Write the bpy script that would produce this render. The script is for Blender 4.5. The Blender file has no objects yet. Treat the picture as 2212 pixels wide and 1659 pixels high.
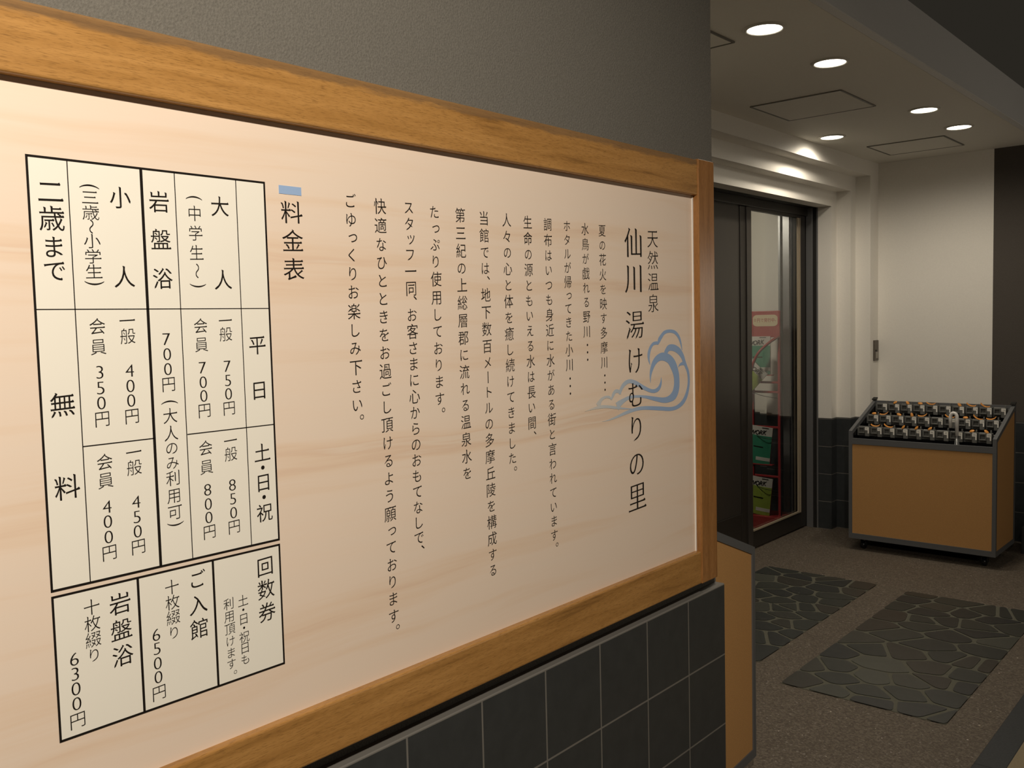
import bpy, bmesh, math, random
from mathutils import Vector, Matrix
random.seed(7)
C = bpy.context.scene.collection
PI = math.pi

# ------------------------------------------------------------------ camera
sc = bpy.context.scene
YAW, PITCH, ROLL = math.radians(41.023), math.radians(-3.8212), math.radians(-1.3991)
fw = Vector((-math.sin(YAW)*math.cos(PITCH), math.cos(YAW)*math.cos(PITCH), math.sin(PITCH)))
rt = Vector((math.cos(YAW), math.sin(YAW), 0)); up = rt.cross(fw)
r2 = rt*math.cos(ROLL) + up*math.sin(ROLL); u2 = up*math.cos(ROLL) - rt*math.sin(ROLL)
cam = bpy.data.cameras.new('camera'); cam.sensor_width = 36; cam.lens = 36*1971.65/2212
cam.clip_start = .02
co = bpy.data.objects.new('camera', cam); C.objects.link(co)
co.matrix_world = Matrix(((r2.x, u2.x, -fw.x, 1.21), (r2.y, u2.y, -fw.y, 0), (r2.z, u2.z, -fw.z, 1.5428), (0, 0, 0, 1)))
sc.camera = co

# ------------------------------------------------------------------ world, lights, exposure
sc.view_settings.view_transform = 'Standard'
sc.view_settings.look = 'None'
sc.view_settings.gamma = 1
sc.view_settings.use_curve_mapping = False
sc.view_settings.exposure = 0
sc.cycles.caustics_reflective = False
sc.cycles.caustics_refractive = False
sc.cycles.sample_clamp_indirect = 4
wd = bpy.data.worlds.new('night'); sc.world = wd; wd.use_nodes = True
wd.node_tree.nodes['Background'].inputs[0].default_value = (1, .88, .68, 1)
wd.node_tree.nodes['Background'].inputs[1].default_value = .021

def lamp(name, kind, loc, power, color, target=None, **kw):
    l = bpy.data.lights.new(name, kind); l.energy = power; l.color = color
    for k, v in kw.items(): setattr(l, k, v)
    o = bpy.data.objects.new(name, l); C.objects.link(o); o.location = loc
    if target is not None:
        o.rotation_euler = (Vector(target) - Vector(loc)).to_track_quat('-Z', 'Y').to_euler()
    return o
WARM = (1, .90, .76)
# lamp under the eaves that lights the sign, and the entrance lamp further along the path
lamp('sign_lamp', 'SPOT', (1.62, -.22, 2.80), 268, WARM, (0, .8, 1.4), spot_size=math.radians(95), spot_blend=.9, shadow_soft_size=.06)
lamp('path_lamp', 'POINT', (2.1, 5.9, 1.7), 16, (1, .89, .74), shadow_soft_size=.22)
lamp('porch_fill', 'POINT', (2.4, 3.1, 1.4), 11, (1, .89, .74), shadow_soft_size=.15)  # added fill that lifts the white end wall and ceiling, no fixture here
lamp('lobby_lamp', 'SPOT', (-2.5, 4.7, 2.5), 46, (1, .9, .72), (-2.0, 6.3, 1.1), spot_size=math.radians(120), spot_blend=.8, shadow_soft_size=.12)

# ------------------------------------------------------------------ helpers
def tag(o, label=None, cat=None, group=None, kind=None):
    if label: o['label'] = label
    if cat: o['category'] = cat
    if group: o['group'] = group
    if kind: o['kind'] = kind
    return o
def thing(name, label, cat, loc=(0, 0, 0), rz=0, group=None):
    o = bpy.data.objects.new(name, None); C.objects.link(o); o.empty_display_size = .1
    o.location = loc; o.rotation_euler = (0, 0, rz)
    return tag(o, label, cat, group)
def obj(name, bm, m, parent=None, smooth=False):
    me = bpy.data.meshes.new(name); bmesh.ops.recalc_face_normals(bm, faces=bm.faces); bm.to_mesh(me); bm.free()
    me.materials.append(m)
    if smooth:
        for p in me.polygons: p.use_smooth = True
    o = bpy.data.objects.new(name, me); C.objects.link(o)
    if parent: o.parent = parent
    return o
def struct(name, bm, m, parent=None, label=None):
    o = obj(name, bm, m, parent)
    if not parent: o['kind'] = 'structure'
    if label: o['label'] = label
    return o
def B(): return bmesh.new()
def box(bm, x0, x1, y0, y1, z0, z1, bev=0, seg=2, mat=None):
    ps = [(x, y, z) for x in (x0, x1) for y in (y0, y1) for z in (z0, z1)]
    v = [bm.verts.new(mat @ Vector(p) if mat else p) for p in ps]
    fs = [bm.faces.new([v[i] for i in q]) for q in ((0, 1, 3, 2), (4, 6, 7, 5), (0, 4, 5, 1), (2, 3, 7, 6), (0, 2, 6, 4), (1, 5, 7, 3))]
    if bev:
        es = list({e for f in fs for e in f.edges})
        bmesh.ops.bevel(bm, geom=es, offset=bev, segments=seg, profile=.5, affect='EDGES')
    return bm
def bx(*a, **k): return box(B(), *a, **k)
def prism(bm, pts, axis, a, b):
    def P(p, t):
        return {'x': (t, p[0], p[1]), 'y': (p[0], t, p[1]), 'z': (p[0], p[1], t)}[axis]
    va = [bm.verts.new(P(p, a)) for p in pts]; vb = [bm.verts.new(P(p, b)) for p in pts]
    bm.faces.new(va); bm.faces.new(vb[::-1])
    n = len(pts)
    for i in range(n): bm.faces.new((va[i], va[(i+1) % n], vb[(i+1) % n], vb[i]))
    return bm
def lathe(bm, prof, n=32, loc=(0, 0, 0), M=None):
    rings = []
    for r, z in prof:
        ring = []
        for i in range(n):
            a = 2*PI*i/n; p = Vector((r*math.cos(a), r*math.sin(a), z))
            if M: p = M @ p
            ring.append(bm.verts.new(p + Vector(loc)))
        rings.append(ring)
    for k in range(len(rings)-1):
        for i in range(n):
            bm.faces.new((rings[k][i], rings[k][(i+1) % n], rings[k+1][(i+1) % n], rings[k+1][i]))
    if prof[0][0] > 1e-5: bm.faces.new(rings[0][::-1])
    if prof[-1][0] > 1e-5: bm.faces.new(rings[-1])
    return bm
def smoothpath(pts, n=6):
    out = []
    P = [Vector(p) for p in pts]
    for i in range(len(P)-1):
        p0 = P[max(i-1, 0)]; p1 = P[i]; p2 = P[i+1]; p3 = P[min(i+2, len(P)-1)]
        for k in range(n):
            t = k/n
            out.append(.5*((2*p1) + (p2-p0)*t + (2*p0-5*p1+4*p2-p3)*t*t + (3*p1-p0-3*p2+p3)*t**3))
    out.append(P[-1]); return out
def tube(bm, pts, r, n=8, cap=True):
    P = [Vector(p) for p in pts]; rings = []; ref = None
    for i, p in enumerate(P):
        t = (P[min(i+1, len(P)-1)] - P[max(i-1, 0)]).normalized()
        if ref is None: ref = t.orthogonal().normalized()
        ref = (ref - t*ref.dot(t)).normalized(); bi = t.cross(ref)
        rr = r(i/(len(P)-1)) if callable(r) else r
        rings.append([bm.verts.new(p + (ref*math.cos(2*PI*k/n) + bi*math.sin(2*PI*k/n))*rr) for k in range(n)])
    for a, b in zip(rings, rings[1:]):
        for k in range(n): bm.faces.new((a[k], a[(k+1) % n], b[(k+1) % n], b[k]))
    if cap: bm.faces.new(rings[0][::-1]); bm.faces.new(rings[-1])
    return bm

# ------------------------------------------------------------------ materials
def mat(name, color, rough=.5, metal=0, spec=.5, **kw):
    m = bpy.data.materials.new(name); m.use_nodes = True
    b = m.node_tree.nodes['Principled BSDF']
    b.inputs['Base Color'].default_value = (*color, 1); b.inputs['Roughness'].default_value = rough
    b.inputs['Metallic'].default_value = metal; b.inputs['Specular IOR Level'].default_value = spec
    for k, v in kw.items(): b.inputs[k.replace('_', ' ')].default_value = v
    return m
class N:
    def __init__(s, m): s.t = m.node_tree; s.b = s.t.nodes['Principled BSDF']
    def n(s, typ, **kw):
        o = s.t.nodes.new(typ)
        for k, v in kw.items():
            if k in ('operation', 'blend_type', 'data_type', 'feature', 'noise_dimensions', 'attribute_name', 'wave_type', 'bands_direction', 'noise_type'): setattr(o, k, v)
            else: o.inputs[k.replace('_', ' ')].default_value = v
        return o
    def l(s, a, b): s.t.links.new(a, b)
    def coords(s, scale=(1, 1, 1)):
        c = s.n('ShaderNodeTexCoord'); mp = s.n('ShaderNodeMapping'); mp.inputs['Scale'].default_value = scale
        s.l(c.outputs['Object'], mp.inputs['Vector']); return mp.outputs['Vector']
    def ramp(s, fac, stops):
        r = s.n('ShaderNodeValToRGB'); e = r.color_ramp.elements
        e[0].position, e[0].color = stops[0][0], (*stops[0][1], 1)
        e[1].position, e[1].color = stops[-1][0], (*stops[-1][1], 1)
        for p, c in stops[1:-1]:
            q = e.new(p); q.color = (*c, 1)
        s.l(fac, r.inputs[0]); return r.outputs[0]
    def noise(s, vec, scale, detail=4, rough=.5, dist=0):
        n = s.n('ShaderNodeTexNoise', Scale=scale, Detail=detail, Roughness=rough, Distortion=dist); s.l(vec, n.inputs['Vector']); return n.outputs['Fac']
    def mix(s, fac, a, b, mode='MIX'):
        n = s.n('ShaderNodeMix', data_type='RGBA', blend_type=mode)
        for v, i in ((fac, 0), (a, 6), (b, 7)):
            if hasattr(v, 'links'): s.l(v, n.inputs[i])
            else: n.inputs[i].default_value = v if i == 0 else (*v, 1)
        return n.outputs[2]
    def math(s, op, a, b=None):
        n = s.n('ShaderNodeMath', operation=op)
        for v, i in ((a, 0), (b, 1)):
            if v is None: continue
            if hasattr(v, 'links'): s.l(v, n.inputs[i])
            else: n.inputs[i].default_value = v
        return n.outputs[0]
    def bump(s, h, strength=.3, dist=.002):
        n = s.n('ShaderNodeBump', Strength=strength, Distance=dist); s.l(h, n.inputs['Height']); s.l(n.outputs[0], s.b.inputs['Normal'])
    def color(s, c): s.l(c, s.b.inputs['Base Color'])

def wood(name, dark, mid, light, scale, rough=.35):
    m = mat(name, mid, rough); k = N(m)
    v = k.coords(scale)
    g = k.noise(v, 3.2, 6, .62, .6)
    c = k.ramp(g, [(.18, dark), (.42, mid), (.72, light)])
    f = k.noise(k.coords(tuple(a*7 for a in scale)), 9, 3, .6)
    c = k.mix(k.math('MULTIPLY', k.ramp(f, [(.52, (0, 0, 0)), (.70, (1, 1, 1))]), .6), c, dark)
    k.color(c); k.bump(f, .12, .0006)
    return m
WD = ((.13, .058, .014), (.36, .178, .048), (.47, .245, .075))
M = {}
M['rail_wood'] = wood('rail_wood', *WD, (14, 1.1, 17))
k_ = N(M['rail_wood'])          # darker and greyer towards the upper arris of the top rail
cc_ = k_.n('ShaderNodeTexCoord'); sp_ = k_.n('ShaderNodeSeparateXYZ'); k_.l(cc_.outputs['Object'], sp_.inputs[0])
mr_ = k_.n('ShaderNodeMapRange'); mr_.inputs[1].default_value = 1.938; mr_.inputs[2].default_value = 1.953
k_.l(k_.math('ADD', sp_.outputs[2], k_.math('MULTIPLY', k_.noise(k_.coords((20, 5, 30)), 2.5, 5, .65), .028)), mr_.inputs[0])
src_ = k_.b.inputs['Base Color'].links[0].from_socket
k_.color(k_.mix(k_.math('MULTIPLY', k_.math('SUBTRACT', mr_.outputs[0], .55), 1.3), src_, (.13, .085, .05)))
M['post_wood'] = wood('post_wood', *[(a_*.80, b_*.72, c_*.78) for a_, b_, c_ in WD], (14, 14, 1.0), .30)
def board_mat():
    m = mat('printed_wood', (.8, .62, .45), .55, spec=.25); k = N(m)
    w = k.noise(k.coords((1, .8, 1.3)), 1.6, 3, .5)
    cc = k.n('ShaderNodeTexCoord'); sp = k.n('ShaderNodeSeparateXYZ'); k.l(cc.outputs['Object'], sp.inputs[0])
    z = k.math('ADD', k.math('MULTIPLY', sp.outputs[2], 10), k.math('MULTIPLY', w, .7))
    cb = k.n('ShaderNodeCombineXYZ'); k.l(k.math('MULTIPLY', sp.outputs[1], .38), cb.inputs[1]); k.l(z, cb.inputs[2])
    g = k.noise(cb.outputs[0], 1.25, 5, .6, .15)
    c = k.ramp(g, [(.25, (.79, .665, .555)), (.50, (.80, .655, .535)), (.59, (.775, .605, .465)), (.63, (.74, .555, .42)), (.66, (.78, .635, .51)), (.8, (.79, .67, .56))])
    f = k.noise(k.coords((40, 3, 260)), 3, 2, .6)
    c = k.mix(k.math('MULTIPLY', f, .16), c, (.69, .545, .42))
    k.color(c)
    return m
M['board'] = board_mat()
M['paper'] = mat('table_paper', (.83, .79, .70), .55, spec=.25)
M['ink'] = mat('ink', (.010, .007, .005), .6, spec=.2)
M['blue'] = mat('blue_print', (.30, .43, .66), .55)
def emblem_mat():
    m = mat('emblem_blue', (.24, .35, .56), .55, spec=.25); k = N(m)
    cc = k.n('ShaderNodeTexCoord'); sp = k.n('ShaderNodeSeparateXYZ'); k.l(cc.outputs['Object'], sp.inputs[0])
    mr = k.n('ShaderNodeMapRange'); mr.inputs[1].default_value = 1.62; mr.inputs[2].default_value = 2.02
    k.l(sp.outputs[1], mr.inputs[0])
    k.color(k.ramp(mr.outputs[0], [(0, (.68, .60, .50)), (.3, (.50, .55, .59)), (.75, (.29, .41, .62)), (1, (.29, .41, .62))]))
    return m
M['emblem'] = emblem_mat()
def plaster(name, col, amt=.15, sc_=260, rough=.85, bump=.5):
    m = mat(name, col, rough, spec=.25); k = N(m)
    f = k.noise(k.coords(), sc_, 3, .6)
    k.color(k.mix(k.ramp(f, [(.3, (0, 0, 0)), (.7, (1, 1, 1))]), tuple(c*(1-amt) for c in col), tuple(c*(1+amt) for c in col)))
    k.bump(f, bump, .003); return m
M['grey_plaster'] = plaster('grey_plaster', (.143, .133, .115), .16)
M['dark_plaster'] = plaster('dark_plaster', (.080, .070, .061), .1)
M['white_wall'] = plaster('white_wall', (.80, .77, .71), .02, 120, .7, .08)
M['ceiling'] = plaster('ceiling_paint', (.76, .73, .66), .02, 150, .6, .05)
M['fascia'] = plaster('fascia_paint', (.66, .66, .66), .03, 150, .5, .05)
def tile_mat(name, horiz, off_h=0, off_z=0, size=.2, joint=.0045):
    m = mat(name, (.032, .036, .039), .38); k = N(m)
    cc = k.n('ShaderNodeTexCoord'); sp = k.n('ShaderNodeSeparateXYZ'); k.l(cc.outputs['Object'], sp.inputs[0])
    def line(o, off):
        a = k.math('FRACT', k.math('DIVIDE', k.math('ADD', o, 100*size-off), size))
        d = k.math('ABSOLUTE', k.math('SUBTRACT', a, .5))
        return k.math('GREATER_THAN', d, .5 - joint/size/2)
    j = line(sp.outputs[2], off_z)
    for h in horiz: j = k.math('MAXIMUM', j, line(sp.outputs[h], off_h))
    f = k.noise(k.coords((1, 1, 1)), 22, 4, .6)
    base = k.mix(f, (.024, .027, .029), (.044, .048, .050))
    k.color(k.mix(j, base, (.17, .16, .145)))
    k.bump(k.math('SUBTRACT', f, k.math('MULTIPLY', j, 1.5)), .25, .0015)
    return m
M['tile_sign'] = tile_mat('slate_tile_sign', [1], .077)
M['tile_return'] = tile_mat('slate_tile_return', [], 0)
M['tile_right'] = tile_mat('slate_tile_right', [0], .05)
def aggregate():
    m = mat('washed_aggregate', (.12, .095, .07), .75); k = N(m)
    v = k.coords()
    vo = k.n('ShaderNodeTexVoronoi', Scale=160); k.l(v, vo.inputs['Vector'])
    bw = k.n('ShaderNodeSeparateColor'); k.l(vo.outputs['Color'], bw.inputs[0])
    c = k.ramp(bw.outputs[0], [(0, (.062, .047, .033)), (.5, (.112, .089, .064)), (.86, (.16, .13, .097)), (.985, (.18, .15, .12)), (1, (.3, .27, .24))])
    n = k.noise(v, 1.7, 3, .5)
    c = k.mix(k.math('MULTIPLY', n, .5), c, (.085, .066, .046))
    vo2 = k.n('ShaderNodeTexVoronoi', Scale=46); k.l(v, vo2.inputs['Vector'])
    s2 = k.n('ShaderNodeSeparateColor'); k.l(vo2.outputs['Color'], s2.inputs[0])
    w = k.math('MULTIPLY', k.math('GREATER_THAN', s2.outputs[1], .982), k.math('LESS_THAN', vo2.outputs['Distance'], .16))
    c = k.mix(w, c, (.5, .45, .38))
    k.color(c); k.bump(vo.outputs['Distance'], .5, .002)
    return m
M['aggregate'] = aggregate()
M['pavement'] = plaster('tan_pavement', (.26, .21, .13), .12, 180, .85, .4)
M['mortar'] = plaster('mortar', (.115, .112, .085), .12, 160, .85, .4)
def stones():
    m = mat('flagstone', (.04, .045, .035), .5); k = N(m)
    a = k.n('ShaderNodeAttribute', attribute_name='stone')
    c = k.ramp(a.outputs['Fac'], [(0, (.011, .014, .016)), (.35, (.017, .022, .019)), (.6, (.027, .031, .025)), (.8, (.026, .020, .014)), (.95, (.042, .046, .036)), (1, (.085, .09, .07))])
    f = k.noise(k.coords((1, 2, 1)), 14, 5, .6)
    k.color(k.mix(k.math('MULTIPLY', f, .45), c, (.045, .042, .034))); k.bump(f, .3, .003)
    return m
M['stone'] = stones()
M['orange_panel'] = plaster('orange_panel', (.53, .285, .105), .10, 300, .5, .1)
M['grey_trim'] = mat('grey_trim', (.115, .118, .122), .5)
M['black_gloss'] = mat('black_gloss', (.008, .008, .009), .18)
M['black_matte'] = mat('black_matte', (.012, .011, .010), .55)
M['bronze'] = mat('dark_bronze', (.020, .017, .014), .4)
M['bronze_light'] = mat('dark_bronze_stile', (.034, .030, .026), .35)
M['steel'] = mat('brushed_steel', (.22, .22, .225), .32, .45)
M['bead'] = mat('beige_bead', (.34, .28, .20), .4)
M['lock_grey'] = mat('lock_grey', (.15, .15, .14), .35)
M['lock_clear'] = mat('lock_tab_grey', (.17, .17, .165), .3)
M['label_white'] = mat('label_white', (.9, .87, .8), .5)
M['orange_key'] = mat('orange_key', (.74, .31, .06), .4)
M['white_plastic'] = mat('white_plastic', (.78, .76, .73), .25)
M['clear_vinyl'] = mat('clear_vinyl', (.75, .78, .78), .12, Alpha=.14)
M['red'] = mat('red_enamel', (.46, .035, .04), .3)
M['cream'] = mat('cream_label', (.80, .66, .42), .5)
M['red_ink'] = mat('red_ink', (.50, .08, .05), .5)
M['mag_white'] = mat('magazine_white', (.80, .77, .72), .4)
M['mag_green'] = mat('magazine_green', (.05, .32, .19), .4)
M['mag_lime'] = mat('magazine_lime', (.38, .50, .08), .4)
M['switch_bronze'] = mat('bronze_plate', (.12, .10, .08), .4, .5)
M['switch_button'] = mat('pale_button', (.34, .31, .26), .4)
M['trim_white'] = mat('lamp_trim', (.6, .57, .5), .4)
M['vinyl_shaft'] = mat('shaft_metal', (.5, .5, .5), .3, .8)
gl = mat('door_glass', (.96, .98, .97), 0.0); gl.node_tree.nodes['Principled BSDF'].inputs['Transmission Weight'].default_value = 1
gl.node_tree.nodes['Principled BSDF'].inputs['IOR'].default_value = 1.45
M['glass'] = gl
em = mat('lamp_glow', (1, 1, 1)); e_ = em.node_tree.nodes['Principled BSDF']
e_.inputs['Emission Color'].default_value = (1, .93, .78, 1); e_.inputs['Emission Strength'].default_value = 9
M['glow'] = em

# ------------------------------------------------------------------ room shell
CZ = 2.617
FZ = 2.832
Y2 = 6.747
struct('floor', bx(-4.2, .39, -4, 9, -.12, 0), M['aggregate'])
struct('floor_outer', bx(.485, 6, -4, 9, -.12, 0), M['pavement'])
def curb():
    bm = B(); y = -4.0+.1
    for i in range(16):
        box(bm, .39, .485, y+.001, y+.799, -.12, .002, .002, 1); y += .8
    return bm
M['kerb'] = plaster('kerb_slate', (.040, .043, .045), .15, 120, .6, .2)
struct('trim_1', curb(), M['kerb'], label='dark stone kerb strip along the outer edge of the porch floor')
# sign wall: grey plaster above, tiled dado below
struct('wall_left', bx(-1.4, -.03, -3, 2.281, 0, FZ), M['grey_plaster'])
struct('trim_2', bx(-.0305, 0, -3, 2.277, 0, .802, .002, 1), M['tile_sign'], label='dark square tile dado below the price sign')
# stepped portal (door wall), each step a frame of jambs and lintel, tiled below the dado line
DZ = .806
def portal(steps, xface, sign, tilemat, tag_):
    up_, lo = B(), B()
    for x0, x1, yl, yr, zl in steps:
        a, b = min(x0, x1), max(x0, x1)
        box(up_, a, b, yr, Y2, DZ, CZ+.1); box(lo, a, b, yr, Y2, 0, DZ)
        box(up_, a, b, 2.281, yl, DZ, CZ+.1); box(lo, a, b, 2.281, yl, 0, DZ)
        box(up_, a, b, yl, yr, zl, CZ+.1)
    return up_, lo
outer = [(-1.13, -1.235, 3.30, 6.59, 2.517), (-1.235, -1.335, 3.40, 6.495, 2.415), (-1.335, -1.435, 3.50, 6.40, 2.31)]
inner = [(-1.735, -1.835, 3.50, 6.40, 2.31), (-1.835, -1.935, 3.40, 6.495, 2.415), (-1.935, -2.04, 3.30, 6.59, 2.517)]
a, b = portal(outer, 0, 0, None, '')
struct('wall_back', a, M['white_wall']); struct('trim_3', b, M['tile_return'], label='dark tile dado round the foot of the stepped door surround')
a, b = portal(inner, 0, 0, None, '')
struct('wall_lobby', a, M['white_wall']); struct('trim_4', b, M['tile_return'], label='dark tile dado inside the lobby behind the glass door')
struct('wall_lobby_back', bx(-4.2, -4.1, 2.281, 6.85, 0, CZ+.1), M['white_wall'])
struct('wall_lobby_left', bx(-4.1, -1.4, 2.2, 2.281, 0, CZ+.1), M['white_wall'])
struct('wall_lobby_right', bx(-4.1, -2.04, Y2, 6.85, 0, CZ+.1), M['white_wall'])
# right end wall: white, then dark beyond the corner
struct('wall_right', bx(-2.04, -.3755, Y2, 6.95, DZ, CZ+.1), M['white_wall'])
struct('trim_5', bx(-2.04, -.3755, Y2-.001, 6.95, 0, DZ), M['tile_right'], label='dark tile dado below the white end wall')
struct('wall_far', bx(-.3755, 4, Y2, 6.95, DZ, CZ), M['dark_plaster'])
struct('trim_6', bx(-.3755, 4, Y2-.001, 6.95, 0, DZ), M['tile_right'], label='dark tile dado below the dark far wall')
struct('trim_7', bx(-.12, 4, 6.42, Y2-.001, 0, .172, .003, 1), M['tile_right'], label='low dark tiled plinth at the foot of the far wall')
struct('ceiling', bx(-4.2, -.10, 2.281, 9, CZ, CZ+.1), M['ceiling'])
struct('trim_8', bx(-.10, -.06, 2.281, 9, CZ-.002, FZ, .003, 1), M['fascia'], label='painted fascia along the porch ceiling edge')
struct('roof', bx(-1.4, -.10, 2.281, 9, FZ-.03, FZ), M['dark_plaster'])

# ------------------------------------------------------------------ flagstone insets in the floor
def poly_clip(poly, px, py, nx, ny):
    out = []
    for i in range(len(poly)):
        a, b = poly[i], poly[(i+1) % len(poly)]
        da = (a[0]-px)*nx + (a[1]-py)*ny; db = (b[0]-px)*nx + (b[1]-py)*ny
        if da <= 0: out.append(a)
        if da*db < 0:
            t = da/(da-db); out.append((a[0]+(b[0]-a[0])*t, a[1]+(b[1]-a[1])*t))
    return out
def chaikin(poly, n=2):
    for _ in range(n):
        q = []
        for i in range(len(poly)):
            a, b = poly[i], poly[(i+1) % len(poly)]
            L = math.hypot(b[0]-a[0], b[1]-a[1]); t = min(.25, .012/max(L, 1e-6))
            q += [(a[0]+(b[0]-a[0])*t, a[1]+(b[1]-a[1])*t), (b[0]-(b[0]-a[0])*t, b[1]-(b[1]-a[1])*t)]
        poly = q
    return poly
def flagstones(x0, x1, y0, y1, seeds, name, label):
    AN = 1.28                                     # stones lie broader across than along
    S = [(x, y*AN) for x, y in seeds]
    bm = B(); vals = []
    for i, (sx, sy) in enumerate(S):
        p = [(x0, y0*AN), (x1, y0*AN), (x1, y1*AN), (x0, y1*AN)]
        for j, (qx, qy) in enumerate(S):
            if j == i or not p: continue
            dx, dy = qx-sx, qy-sy; L = math.hypot(dx, dy)
            if L < 1e-5: continue
            g = random.uniform(.006, .012)
            p = poly_clip(p, (sx+qx)/2 - dx/L*g, (sy+qy)/2 - dy/L*g, dx/L, dy/L)
        if len(p) < 3: continue
        p = [(x, y/AN) for x, y in p]
        ar = abs(sum(p[k][0]*p[(k+1) % len(p)][1]-p[(k+1) % len(p)][0]*p[k][1] for k in range(len(p))))/2
        if ar < .0012: continue
        p = chaikin(p)
        n0 = len(bm.faces); prism(bm, p, 'z', -.01, .0045)
        val = random.random()
        vals += [val]*(len(bm.faces)-n0)
    root = thing(name, None, None); root['kind'] = 'structure'; root['label'] = label
    st = obj('stones', bm, M['stone'], root)
    at = st.data.attributes.new('stone', 'FLOAT', 'FACE')
    for k, v in enumerate(vals): at.data[k].value = v
    obj('mortar_bed', bx(x0, x1, y0, y1, -.02, .002), M['mortar'], root)
    return root
RIGHT_SEEDS = [(-0.369, 3.638), (-0.388, 3.827), (-0.391, 4.056), (-0.385, 4.262), (-0.266, 4.175), (-0.254, 3.757), (-0.314, 3.861), (-0.164, 4.008), (-0.134, 4.215), (-0.144, 3.841), (-0.106, 3.681), (-0.072, 3.586), (-0.216, 3.596), (0.018, 3.757), (0.003, 3.882), (0.095, 3.953), (0.031, 4.091), (0.152, 3.813), (0.135, 3.621), (0.2, 3.603), (0.192, 3.958), (0.153, 4.089), (0.203, 4.266), (0.159, 4.449), (0.168, 4.602), (-0.07, 4.372), (-0.035, 4.577), (-0.244, 4.447), (-0.355, 4.499), (-0.345, 4.709), (-0.39, 4.892), (-0.367, 5.039), (-0.359, 5.164), (-0.189, 4.977), (-0.068, 4.96), (-0.157, 5.129), (-0.216, 4.865), (-0.203, 4.726), (-0.17, 4.638), (-0.103, 4.773), (0.011, 4.787), (0.08, 4.923), (0.021, 5.056), (0.095, 5.066), (0.173, 4.867), (0.062, 4.663), (0.154, 5.08), (0.046, 4.281), (0.131, 4.266)]
LEFT_SEEDS = [(-1.147, 5.195), (-1.234, 5.112), (-1.177, 4.951), (-1.074, 4.854), (-1.017, 4.99), (-1.0, 5.119), (-0.956, 5.191), (-0.882, 5.154), (-0.805, 5.107), (-0.8, 4.963), (-0.891, 4.825), (-0.959, 4.74), (-1.039, 4.646), (-0.925, 4.61), (-0.826, 4.734), (-0.726, 4.842), (-0.64, 5.01), (-0.644, 5.114), (-0.932, 4.459), (-0.858, 4.482), (-0.818, 4.543), (-0.745, 4.565), (-0.648, 4.606), (-0.666, 4.752), (-0.785, 4.396), (-0.68, 4.489), (-0.855, 4.299), (-0.747, 4.277), (-0.65, 4.307), (-0.793, 4.186), (-0.687, 4.06), (-0.615, 3.827), (-0.753, 4.037), (-0.622, 4.136), (-0.856, 3.836), (-1.087, 4.082), (-1.06, 3.785), (-0.991, 3.96), (-1.126, 4.336), (-1.237, 4.639), (-1.236, 3.828), (-1.021, 4.196), (-1.242, 4.828), (-1.081, 4.51), (-1.211, 4.213), (-1.248, 4.045)]
flagstones(-.423, .230, 3.555, 5.18, RIGHT_SEEDS, 'trim_9', 'flagstone inset in the floor in front of the sliding door, nearer the kerb')
flagstones(-1.27, -.60, 3.72, 5.215, LEFT_SEEDS, 'trim_10', 'flagstone inset in the floor beside the sliding door')

# ------------------------------------------------------------------ lettering
_fc = bpy.data.curves.new('glyph', 'FONT'); _fo = bpy.data.objects.new('glyph', _fc); C.objects.link(_fo)
_gl = {}
def glyph(ch):
    if ch in _gl: return _gl[ch]
    _fc.body = ch; dg = bpy.context.evaluated_depsgraph_get(); dg.update()
    cu = _fo.evaluated_get(dg).to_curve(dg); out = []
    for s in cu.splines:
        bp = s.bezier_points; pts = []
        n = len(bp)
        for i in range(n):
            a, b = bp[i], bp[(i+1) % n]
            p0, p1, p2, p3 = a.co.xy, a.handle_right.xy, b.co.xy, b.handle_left.xy
            p1, p2, p3 = a.handle_right.xy, b.handle_left.xy, b.co.xy
            d = (p3-p0).length
            dev = abs((p1-p0).cross(p3-p0))/(d+1e-9) + abs((p2-p0).cross(p3-p0))/(d+1e-9)
            K = 1 if dev < .004 else (3 if d < .12 else 5)
            for k in range(K):
                t = k/K; u = 1-t
                pts.append(p0*u**3 + p1*3*u*u*t + p2*3*u*t*t + p3*t**3)
        if len(pts) >= 3: out.append(pts)
    _fo.evaluated_get(dg).to_curve_clear()
    _gl[ch] = out
    return out
def thin(sp, tx, ty):
    # draw the outline in: horizontal strokes more than vertical ones, as a brush-style face has them
    n = len(sp); res = []
    for i in range(n):
        a, b, c = sp[i-1], sp[i], sp[(i+1) % n]
        e1 = (b-a); e2 = (c-b)
        if e1.length < 1e-6 or e2.length < 1e-6: res.append(b.copy()); continue
        n1 = Vector((e1.y, -e1.x)).normalized(); n2 = Vector((e2.y, -e2.x)).normalized()
        m = n1+n2
        if m.length < .3: res.append(b.copy()); continue
        m = m/(m.length_squared/2)
        if m.length > 1.6: m = m.normalized()*1.6
        res.append(Vector((b.x-m.x*tx, b.y-m.y*ty)))
    return res
def outer_ccw(splines):
    # orientation test: TrueType/CFF outer contours share one sign; take that of the largest contour
    def area(s): return sum(s[k].x*s[(k+1) % len(s)].y - s[(k+1) % len(s)].x*s[k].y for k in range(len(s)))/2
    return max((area(s) for s in splines), key=abs) > 0
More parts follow.
